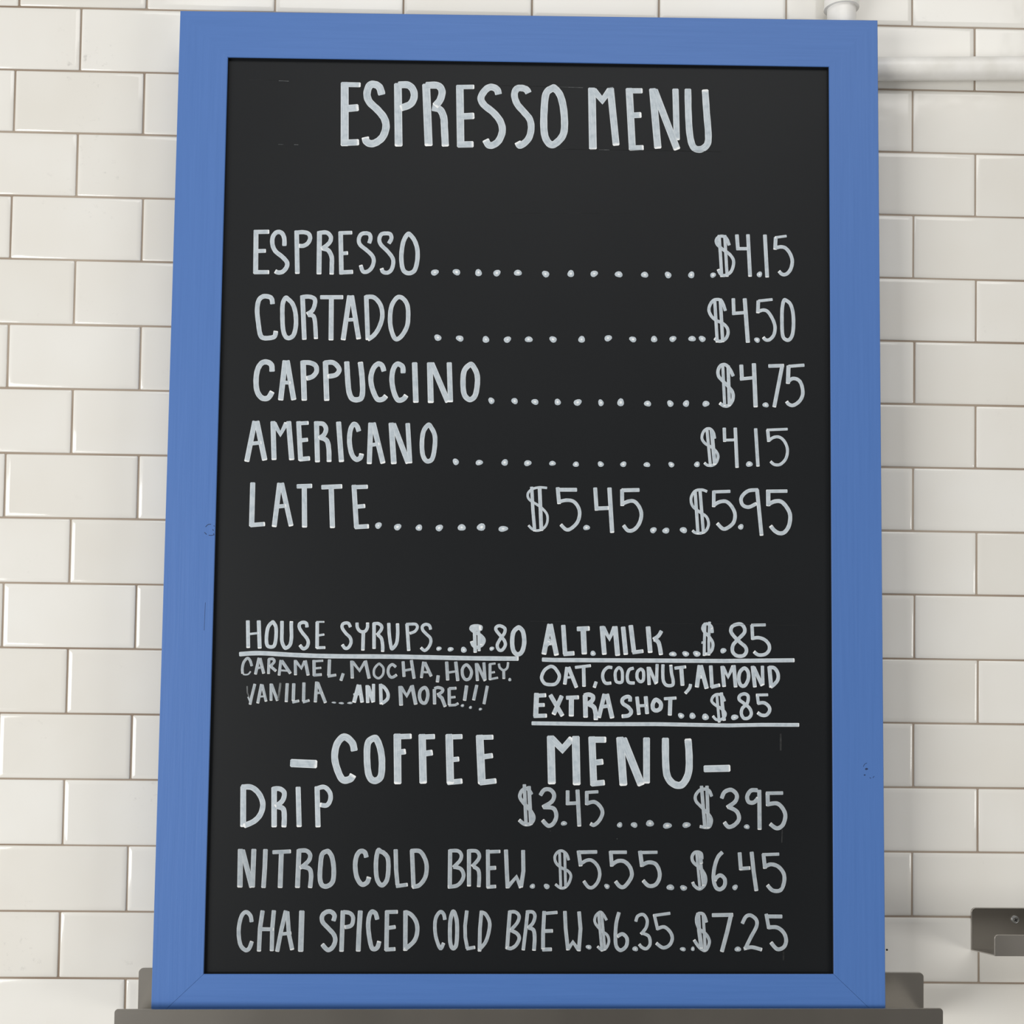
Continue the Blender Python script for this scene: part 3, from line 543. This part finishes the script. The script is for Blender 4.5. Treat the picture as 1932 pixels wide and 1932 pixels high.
 ('written_price', '$.85 after ALT.MILK', """D 40 29 1680 -7340;D 40 29 1824 -7336;D 44 31 1949 -7334;D 33 31 2249 -7297;c 34.3 2125 -7100 2116 -7033 2078 -6999 2033 -7008 2017 -7052 2042 -7096 2087 -7140 2130 -7211 2123 -7283 2087 -7328 2047 -7337;p 32.5 2044 -6984 2035 -7194 2033 -7357;p 30.7 2094 -6972 2085 -7194 2087 -7352;p 27.1 2083 -6997 2123 -7051;p 12.6 2011 -7194 2008 -7221;co 39.7 2420 -6996 2353 -7022 2335 -7075 2366 -7129 2438 -7200 2499 -7253 2510 -7306 2474 -7351 2402 -7352 2355 -7307 2359 -7236 2411 -7173 2482 -7101 2492 -7052 2465 -7007;p 32.5 2731 -7003 2565 -7008;p 37.9 2574 -7002 2582 -7171;c 37.9 2569 -7158 2645 -7147 2717 -7170 2765 -7223 2767 -7286 2721 -7333 2645 -7340 2594 -7303"""),
 ('underline', 'underline below ALT.MILK', """p 45.4 204 -7414 344 -7418 1621 -7414 2265 -7412 3055 -7397"""),
 ('written_word', 'word OAT with comma', """co 37.0 295 -7492 235 -7533 203 -7604 215 -7653 255 -7688 346 -7689 389 -7648 401 -7590 370 -7532 337 -7498;p 40.3 488 -7494 463 -7690;p 42.0 503 -7494 596 -7724;p 25.2 475 -7614 546 -7607;p 33.6 576 -7499 756 -7477;p 40.3 674 -7497 680 -7713;p 37.0 817 -7654 794 -7723"""),
 ('written_word', 'word COCONUT with comma', """c 35.3 997 -7498 945 -7496 899 -7544 890 -7610 921 -7670 986 -7669;co 33.6 1070 -7497 1033 -7543 1033 -7618 1050 -7657 1104 -7657 1112 -7592 1104 -7526;c 35.3 1239 -7500 1187 -7521 1166 -7592 1183 -7659 1250 -7667;co 35.3 1312 -7513 1279 -7549 1279 -7615 1313 -7651 1346 -7631 1350 -7557 1339 -7524;p 38.6 1402 -7484 1413 -7687;p 37.0 1411 -7490 1492 -7676;p 35.3 1502 -7452 1496 -7663;c 36.1 1568 -7455 1566 -7555 1574 -7643 1610 -7689 1674 -7687 1683 -7638 1665 -7554 1656 -7460;p 34.3 1697 -7498 1829 -7481;p 45.1 1774 -7495 1789 -7693;c 36.1 1880 -7672 1867 -7721 1818 -7779"""),
 ('written_word', 'word ALMOND', """p 46.9 1982 -7460 1950 -7710;p 48.7 1993 -7462 2062 -7724;p 39.7 1966 -7596 2006 -7591;p 41.5 2107 -7463 2121 -7710;p 39.7 2109 -7706 2213 -7681;p 43.3 2236 -7467 2258 -7702;p 41.5 2244 -7478 2303 -7588 2361 -7466;p 41.5 2367 -7457 2388 -7706;co 39.7 2478 -7493 2435 -7538 2424 -7618 2446 -7681 2491 -7685 2529 -7618 2532 -7546 2509 -7502;p 43.3 2580 -7464 2606 -7704;p 41.5 2591 -7475 2689 -7687;p 37.9 2691 -7461 2696 -7678;p 45.1 2769 -7466 2790 -7706;c 39.7 2762 -7480 2825 -7486 2865 -7544 2865 -7615 2824 -7669 2783 -7700"""),
 ('written_word', 'word EXTRA', """p 55.4 148 -7786 140 -8053;p 43.7 127 -7819 256 -7811;p 42.0 157 -7922 240 -7919;p 45.4 115 -8043 266 -8038;p 48.7 300 -7805 442 -8041;p 48.7 432 -7814 339 -8027;p 43.7 478 -7838 624 -7831;p 55.4 539 -7836 539 -8045;p 52.1 693 -7802 700 -8057;c 48.7 680 -7814 732 -7800 780 -7822 772 -7867 721 -7907;c 50.4 721 -7901 789 -7937 812 -8007 815 -8083;p 47.0 911 -7790 848 -8058;p 50.4 936 -7790 999 -8062;p 38.6 885 -7934 972 -7923"""),
 ('written_word', 'word SHOT', """c 42.0 1197 -7874 1197 -7831 1163 -7820 1115 -7848 1118 -7896 1180 -7938 1212 -7987 1181 -8029 1104 -8039;p 40.3 1276 -7818 1299 -8021;p 43.7 1374 -7813 1391 -8011;p 31.9 1289 -7921 1389 -7916;co 45.4 1488 -7851 1454 -7903 1461 -7957 1501 -7971 1541 -7944 1541 -7888;p 34.3 1579 -7840 1720 -7830;p 45.1 1652 -7834 1646 -8026"""),
 ('written_price', '$.85 after EXTRA SHOT', """D 36 30 1773 -8027;D 38 32 1901 -8028;D 42 34 2047 -8039;D 40 33 2376 -8040;c 30.7 2265 -7864 2239 -7807 2187 -7785 2136 -7809 2118 -7861 2159 -7905 2212 -7935 2266 -7984 2266 -8028 2221 -8066 2168 -8066 2130 -8026;p 30.7 2175 -7785 2203 -8099;p 37.9 2226 -7764 2238 -7904 2259 -8079;co 36.1 2491 -7778 2437 -7796 2428 -7841 2482 -7884 2544 -7937 2564 -7999 2535 -8044 2481 -8050 2452 -8000 2464 -7938 2518 -7884 2529 -7806;p 30.7 2755 -7786 2617 -7790;p 34.3 2632 -7782 2645 -7890;c 37.9 2633 -7883 2706 -7876 2760 -7913 2771 -7962 2735 -8011 2679 -8013 2634 -7984"""),
 ('underline', 'underline below EXTRA SHOT', """p 42.0 94 -8124 848 -8128 1514 -8123 2310 -8131 2682 -8121 3104 -8119"""),
 ('written_word', 'heading dash before COFFEE', """p 89.0 -2591 -8583 -2291 -8594"""),
 ('written_word', 'word COFFEE of the lower heading', """c 75.8 -1880 -8447 -1906 -8354 -1996 -8290 -2075 -8371 -2098 -8516 -2062 -8660 -2003 -8763 -1922 -8755 -1888 -8706;co 72.5 -1667 -8304 -1731 -8361 -1737 -8545 -1713 -8713 -1655 -8772 -1583 -8728 -1570 -8576 -1588 -8432 -1631 -8320;p 82.4 -1405 -8250 -1391 -8808;p 59.4 -1442 -8286 -1244 -8278;p 62.7 -1397 -8459 -1306 -8446;p 82.4 -1128 -8252 -1108 -8800;p 56.1 -1156 -8287 -984 -8279;p 62.7 -1102 -8470 -1006 -8455;p 82.4 -826 -8249 -805 -8801;p 56.1 -856 -8285 -677 -8277;p 56.1 -801 -8535 -710 -8525;p 59.4 -841 -8786 -671 -8768;p 85.7 -486 -8256 -454 -8802;p 52.8 -525 -8287 -331 -8281;p 56.1 -444 -8500 -334 -8484;p 59.4 -481 -8786 -292 -8763"""),
 ('written_word', 'word MENU of the lower heading', """p 85.6 310 -8259 327 -8797;p 75.3 319 -8288 442 -8409 551 -8286;p 85.6 590 -8261 605 -8806;p 78.7 771 -8264 796 -8813;p 68.4 742 -8301 933 -8300;p 65.0 806 -8555 901 -8543;p 61.6 765 -8789 919 -8773;p 85.6 1087 -8267 1128 -8808;p 85.6 1118 -8282 1331 -8803;p 75.3 1385 -8271 1387 -8781;c 78.7 1597 -8273 1601 -8554 1622 -8704 1695 -8787 1788 -8787 1856 -8661 1864 -8469 1850 -8281"""),
 ('written_word', 'dash after MENU', """p 75.3 2027 -8615 2327 -8606"""),
 ('written_word', 'word DRIP', """p 62.7 -3105 -8839 -3096 -9288;c 59.4 -3127 -8854 -3017 -8853 -2930 -8921 -2884 -9032 -2906 -9144 -2976 -9224 -3091 -9276;p 59.4 -2763 -8848 -2753 -9289;c 52.8 -2783 -8872 -2703 -8867 -2649 -8911 -2668 -8999 -2747 -9063;c 56.1 -2731 -9059 -2658 -9087 -2643 -9174 -2645 -9289;p 56.1 -2497 -8843 -2476 -9285;p 56.1 -2287 -8837 -2267 -9286;c 49.5 -2308 -8869 -2211 -8844 -2146 -8900 -2136 -8980 -2175 -9044 -2253 -9039"""),
 ('written_price', '$3.45 beside DRIP', """c 41.1 103 -8914 57 -8848 -1 -8865 -29 -8932 8 -8998 85 -9081 128 -9163 95 -9230 27 -9238 -37 -9191;p 37.6 20 -8799 44 -9255;p 41.1 71 -8818 98 -9246;c 44.5 198 -8922 243 -8859 310 -8858 353 -8913 328 -8988 224 -9052;c 44.5 231 -9050 346 -9062 380 -9145 347 -9228 288 -9253 224 -9191;D 32 27 465 -9227;p 41.1 504 -8862 505 -9025;p 37.6 488 -9008 615 -9002;p 44.5 614 -8853 637 -9260;p 34.2 848 -8876 703 -8885;p 41.1 718 -8869 719 -9023;c 41.1 711 -9010 800 -8988 868 -9037 895 -9109 860 -9192 802 -9242 759 -9226"""),
 ('dot_leader', 'five dots between the two DRIP prices', """D 32 28 1088 -9240;D 35 32 1250 -9239;D 49 33 1426 -9221;D 47 35 1620 -9245;D 44 33 1834 -9236"""),
 ('written_price', '$3.95 beside DRIP', """c 34.2 2118 -8921 2084 -8851 2000 -8843 1940 -8902 1940 -8969 2000 -9035 2084 -9118 2115 -9184 2084 -9259 1983 -9251;p 37.6 2003 -8802 2042 -9271;p 37.6 2064 -8801 2081 -9271;c 44.5 2228 -8942 2262 -8870 2338 -8845 2398 -8899 2381 -8974 2287 -9041;c 44.5 2304 -9033 2397 -9082 2423 -9165 2372 -9232 2304 -9253 2257 -9200;D 30 28 2511 -9251;c 44.5 2635 -8848 2559 -8851 2516 -8915 2533 -8977 2592 -8981 2640 -8931;p 44.5 2652 -8842 2654 -9284;p 37.6 2920 -8876 2725 -8880;p 44.5 2745 -8870 2748 -9022;c 44.5 2736 -9005 2847 -8991 2914 -9046 2944 -9129 2914 -9229 2846 -9266 2770 -9216"""),
 ('written_word', 'word NITRO', """p 58.2 -3119 -9527 -3116 -9948;p 55.8 -3099 -9537 -2983 -9947;p 53.4 -2971 -9526 -2977 -9947;p 51.0 -2843 -9527 -2846 -9728 -2856 -9951;p 43.7 -2766 -9562 -2561 -9551;p 53.4 -2667 -9552 -2672 -9950;p 53.4 -2472 -9527 -2481 -9949;c 46.1 -2484 -9545 -2395 -9542 -2349 -9585 -2361 -9649 -2427 -9712 -2462 -9728;c 48.5 -2439 -9716 -2358 -9737 -2333 -9807 -2342 -9949;co 51.0 -2168 -9549 -2217 -9584 -2232 -9701 -2235 -9841 -2210 -9917 -2151 -9928 -2093 -9875 -2084 -9747 -2104 -9619 -2140 -9557"""),
 ('written_word', 'word COLD on the nitro line', """c 51.0 -1725 -9614 -1744 -9558 -1791 -9545 -1832 -9594 -1848 -9699 -1828 -9827 -1773 -9906 -1714 -9885 -1692 -9824;co 48.5 -1596 -9536 -1616 -9628 -1616 -9768 -1596 -9867 -1548 -9915 -1496 -9860 -1480 -9744 -1488 -9621 -1530 -9566 -1566 -9548;p 46.1 -1403 -9521 -1394 -9743 -1376 -9912;p 41.3 -1394 -9924 -1262 -9906;p 48.5 -1222 -9526 -1198 -9938;c 46.1 -1240 -9541 -1139 -9540 -1081 -9613 -1056 -9706 -1070 -9823 -1134 -9911 -1214 -9931"""),
 ('written_word', 'word BREW on the nitro line', """p 45.7 -798 -9520 -797 -9943;c 39.2 -809 -9536 -715 -9535 -674 -9577 -687 -9640 -761 -9716;c 41.4 -761 -9711 -681 -9729 -646 -9792 -663 -9860 -721 -9915 -819 -9929;p 45.7 -589 -9519 -584 -9923;c 39.2 -606 -9536 -512 -9535 -475 -9576 -485 -9629 -553 -9706;c 41.4 -537 -9706 -486 -9739 -472 -9807 -476 -9929;p 43.6 -379 -9518 -371 -9937;p 37.0 -397 -9544 -240 -9538;p 43.6 -361 -9722 -285 -9717;p 39.2 -388 -9929 -283 -9921;p 45.7 -178 -9517 -166 -9753 -154 -9941;p 43.6 -156 -9929 -59 -9817 -7 -9935;p 43.6 13 -9521 18 -9752 -7 -9930"""),
 ('written_price', '$5.55 on the nitro line', """D 32 25 121 -9917;D 33 29 279 -9918;D 30 28 949 -9914;c 30.5 522 -9631 498 -9565 449 -9529 401 -9539 367 -9592 381 -9660 440 -9713 515 -9749 547 -9801 527 -9875 484 -9927 431 -9933 374 -9893;p 30.5 419 -9537 436 -9940;p 30.5 476 -9547 490 -9933;p 39.2 839 -9537 615 -9543;p 41.4 629 -9522 656 -9696;c 37.0 643 -9680 717 -9632 782 -9632 846 -9695 868 -9779 847 -9863 794 -9923 741 -9921 689 -9855;p 37.3 1170 -9539 978 -9541;p 42.3 988 -9525 1003 -9697;c 42.3 995 -9681 1070 -9636 1144 -9642 1205 -9702 1226 -9786 1194 -9858 1139 -9918 1090 -9912 1043 -9856;p 34.8 1512 -9537 1300 -9542;p 44.8 1315 -9521 1340 -9697;c 42.3 1334 -9683 1407 -9649 1487 -9664 1530 -9736 1533 -9820 1490 -9892 1414 -9905 1349 -9845"""),
 ('written_price', '$6.45 on the nitro line', """D 40 34 1656 -9921;D 40 29 1803 -9926;D 31 30 2378 -9917;c 34.8 2008 -9613 2002 -9553 1965 -9532 1922 -9541 1897 -9589 1916 -9649 2002 -9721 2048 -9805 2039 -9889 1983 -9937 1926 -9904 1904 -9860;p 29.9 1947 -9535 1986 -9937;p 34.8 1980 -9535 2024 -9901;p 37.3 1989 -9577 2002 -9661;c 42.3 2239 -9530 2186 -9588 2149 -9696 2137 -9817 2161 -9913 2210 -9940 2259 -9900 2263 -9828 2216 -9786 2171 -9810 2151 -9847;p 42.3 2429 -9532 2444 -9728;p 39.8 2429 -9713 2550 -9704;p 44.8 2564 -9525 2585 -9730 2617 -9956;p 34.8 2874 -9550 2684 -9557;p 42.3 2696 -9544 2714 -9711;c 42.3 2702 -9696 2775 -9663 2861 -9686 2923 -9764 2926 -9860 2885 -9945 2799 -9948 2738 -9888"""),
 ('written_word', 'word CHAI', """c 43.7 -2977 -10323 -2993 -10252 -3041 -10214 -3087 -10252 -3114 -10357 -3115 -10472 -3091 -10576 -3037 -10626 -2997 -10605 -2969 -10529;p 46.1 -2859 -10195 -2884 -10390 -2890 -10640;p 46.1 -2735 -10192 -2749 -10390 -2749 -10635;p 41.3 -2890 -10398 -2731 -10399;p 46.1 -2603 -10194 -2648 -10401 -2690 -10641;p 46.1 -2587 -10203 -2565 -10447 -2524 -10622;p 36.4 -2671 -10453 -2537 -10438;p 58.2 -2427 -10193 -2431 -10640"""),
 ('written_word', 'word SPICED', """c 48.5 -2079 -10307 -2066 -10247 -2104 -10207 -2157 -10209 -2201 -10250 -2196 -10317 -2130 -10387 -2068 -10456 -2054 -10525 -2085 -10595 -2137 -10618 -2198 -10557;p 48.5 -1975 -10191 -1982 -10638;c 43.7 -1974 -10208 -1897 -10220 -1861 -10269 -1877 -10351 -1953 -10374;p 53.4 -1782 -10190 -1793 -10420 -1798 -10635;c 48.5 -1593 -10289 -1614 -10222 -1655 -10204 -1684 -10257 -1692 -10361 -1674 -10500 -1643 -10601 -1590 -10593 -1567 -10521;p 48.5 -1487 -10188 -1487 -10625;p 41.3 -1505 -10206 -1367 -10203;p 41.3 -1469 -10378 -1389 -10366;p 41.3 -1503 -10613 -1387 -10606;p 48.5 -1283 -10187 -1279 -10626;c 46.1 -1292 -10203 -1223 -10231 -1163 -10312 -1150 -10417 -1184 -10521 -1286 -10612"""),
 ('written_word', 'word COLD on the chai line', """c 39.2 -846 -10288 -860 -10227 -898 -10201 -943 -10259 -956 -10353 -942 -10478 -892 -10597 -856 -10537;co 43.6 -754 -10195 -783 -10279 -789 -10404 -782 -10539 -754 -10596 -718 -10560 -709 -10414 -718 -10279;p 39.2 -604 -10184 -622 -10351 -618 -10476 -593 -10599;p 37.0 -606 -10601 -507 -10583;p 41.4 -441 -10185 -457 -10382 -459 -10629;c 39.2 -451 -10201 -398 -10222 -352 -10308 -358 -10412 -394 -10527 -466 -10613"""),
 ('written_word', 'word BREW on the chai line', """p 41.4 -127 -10184 -141 -10380 -154 -10601;c 37.0 -140 -10200 -68 -10199 -25 -10244 -46 -10317 -119 -10398;c 39.2 -119 -10396 -47 -10432 -21 -10484 -54 -10557 -112 -10594 -165 -10583;p 39.2 70 -10186 51 -10379 24 -10614;c 37.0 49 -10199 124 -10198 151 -10243 127 -10321 72 -10371;c 41.4 77 -10366 136 -10394 150 -10483 143 -10618;p 41.4 254 -10185 243 -10430 244 -10602;p 34.8 273 -10211 401 -10200;p 39.2 248 -10404 352 -10401;p 41.4 234 -10605 342 -10602;p 41.4 483 -10184 493 -10377 521 -10612;p 39.2 521 -10601 574 -10523 638 -10608;p 41.4 640 -10188 658 -10376 640 -10621"""),
 ('written_price', '$6.35 on the chai line', """D 31 26 750 -10576;c 29.9 948 -10284 908 -10218 872 -10195 823 -10243 821 -10314 891 -10398 955 -10445 973 -10517 941 -10588 892 -10603 846 -10567;p 32.4 856 -10192 876 -10398 898 -10622;p 29.9 892 -10207 931 -10610;c 39.8 1085 -10194 1055 -10313 1046 -10457 1056 -10564 1105 -10608 1166 -10563 1174 -10480 1123 -10432 1064 -10462;D 30 29 1267 -10593;c 34.8 1271 -10297 1293 -10237 1354 -10219 1397 -10276 1387 -10359 1328 -10434;c 34.8 1339 -10419 1416 -10455 1431 -10538 1392 -10589 1343 -10577 1309 -10541;p 32.4 1656 -10203 1464 -10230;p 34.8 1476 -10216 1516 -10385;c 37.3 1503 -10377 1586 -10353 1654 -10406 1678 -10478 1648 -10549 1575 -10579 1498 -10528"""),
 ('written_price', '$7.25 on the chai line', """D 31 24 1797 -10594;D 22 23 1907 -10590;D 34 30 2408 -10591;c 34.8 2061 -10302 2026 -10215 1965 -10210 1947 -10285 1977 -10369 2051 -10428 2090 -10500 2075 -10571 2039 -10607 1978 -10572 1919 -10491;p 44.8 1965 -10195 1977 -10393 2004 -10586;p 32.4 2020 -10201 2033 -10392 2046 -10613;p 42.3 2118 -10222 2356 -10217;p 44.8 2336 -10205 2289 -10403 2229 -10621;c 39.8 2457 -10313 2498 -10237 2553 -10222 2614 -10270 2616 -10342 2552 -10462 2487 -10591;c 39.8 2473 -10587 2564 -10569 2678 -10597;p 42.3 2906 -10233 2715 -10233;p 39.8 2725 -10203 2755 -10367;c 42.3 2742 -10353 2847 -10353 2922 -10412 2947 -10496 2919 -10567 2846 -10588 2775 -10514"""),
 ('guide_line', 'faint ruled guide line', """pf 6.6 -2889 -806 -2773 -809;pf 3.6 -3230 -803 -2895 -797;pf 7.2 -2878 -1555 -2817 -1556;pf 7.2 -2696 -1555 -2647 -1556;pf 6.0 232 -821 625 -827;pf 3.6 -358 -816 232 -818;pf 4.2 686 -822 994 -823;pf 7.8 813 -1557 936 -1558;pf 3.6 385 -1554 2226 -1555;pf 3.0 -220 -2317 1184 -2295;pf 3.0 -3025 -6991 -887 -7007;pf 3.0 67 -6986 3123 -7005"""),
 ('smear', 'thin wiped drip marks down the right side', """pf 18.0 2896 -8217 2895 -8406;pf 12.0 2909 -9279 2903 -9425;pf 12.0 2895 -9832 2883 -9948;pf 18.0 2916 -10613 2916 -10711;pf 7.2 312 -9306 315 -9312;pf 7.2 1058 -9389 1061 -9395"""),
]

THINLY = ('line', 'DRIP', 'CARAMEL', 'MOCHA', 'HONEY', 'VANILLA', 'MORE', 'NITRO', 'CHAI', 'SPICED')
for name, label, data in WORDS:
    ink = THIN if name != 'underline' and any(k in label for k in THINLY) and 'word DRIP' not in label else PAINT
    for faint in (False, True):
        V, F, U = [], [], []
        for i, row in enumerate(data.split(';')):
            t = row.split(); kind = t[0]; nums = [float(a) for a in t[1:]]
            if ('f' in kind) != faint: continue
            y = REC - 0.00008 - (i % 9) * 0.00002
            if kind[0] == 'D':                       # every dot is a piece of its own
                rx, rz, x, z = [a * 1e-4 for a in nums]
                v, f, u = [], [], []
                blob(x, z + BH, rx, rz, REC - 0.00008, v, f, u, i * 1.7 + rx * 9e4)
                mesh('dot', v, f, FAINT if faint else ink, panel, smooth=True, uvs=u)
                continue
            wd = nums[0] * 1e-4
            P = [(nums[k] * 1e-4, nums[k + 1] * 1e-4 + BH) for k in range(1, len(nums), 2)]
            closed = 'o' in kind
            if kind[0] == 'c': P = catmull(P, closed)
            if name in ('guide_line', 'smear'):
                v, f, u = [], [], []
                ribbon(P, wd, closed, y, v, f, u, i)
                mesh(name, v, f, FAINT if 9e-4 > wd > 5.8e-4 else TRACE, panel, smooth=True, uvs=u)['label'] = label
                continue
            ribbon(P, wd, closed, y, V, F, U, i)
        if V:
            o = mesh(name, V, F, FAINT if faint else ink, panel, smooth=True, uvs=U)
            o['label'] = label if not faint else label + ', faded strokes'

# knots and cracks showing through the blue paint
def arcs(name, parent, segs, wd=0.0009):
    V, F, U = [], [], []
    for s in segs:
        if len(s) == 3 and not isinstance(s[0], tuple):
            blob(s[0], s[1] + BH, s[2], s[2] * 0.8, -0.00003, V, F, U, 1.0)
        else:
            ribbon(catmull([(x, z + BH) for x, z in s], False, 3), wd, False, -0.00004, V, F, U, 0)
    o = mesh(name, V, F, KNOT, parent); return o
kx, kz = -0.3545, -0.5995
arcs('wood_knot', rl_, [[(kx - .0040, kz + .0030), (kx - .0010, kz + .0058), (kx + .0022, kz + .0060)], [(kx + .0040, kz + .0005), (kx + .0052, kz - .0012)],
     [(kx + .0050, kz + .0045), (kx + .0062, kz + .0040)], [(kx + .0052, kz - .0040), (kx + .0058, kz - .0062)], [(kx - .0050, kz - .0030), (kx - .0025, kz - .0055)],
     [(kx - .0002, kz - .0062), (kx + .0030, kz - .0064), (kx + .0052, kz - .0058)]], 0.0008)
arcs('crack', rl_, [[(-.3565, -.681), (-.3568, -.700), (-.3570, -.712)]], 0.0004)
kx, kz = 0.3860, -0.8620
arcs('wood_knot', rr_, [(kx - .0015, kz + .0025, .0016), (kx - .0036, kz - .0042, .0010), [(kx - .0050, kz + .0050), (kx - .0035, kz + .0078), (kx - .0010, kz + .0090)],
     [(kx + .0020, kz - .0070), (kx + .0036, kz - .0078)], [(kx + .0055, kz - .0072), (kx + .0072, kz - .0055)]], 0.0006)
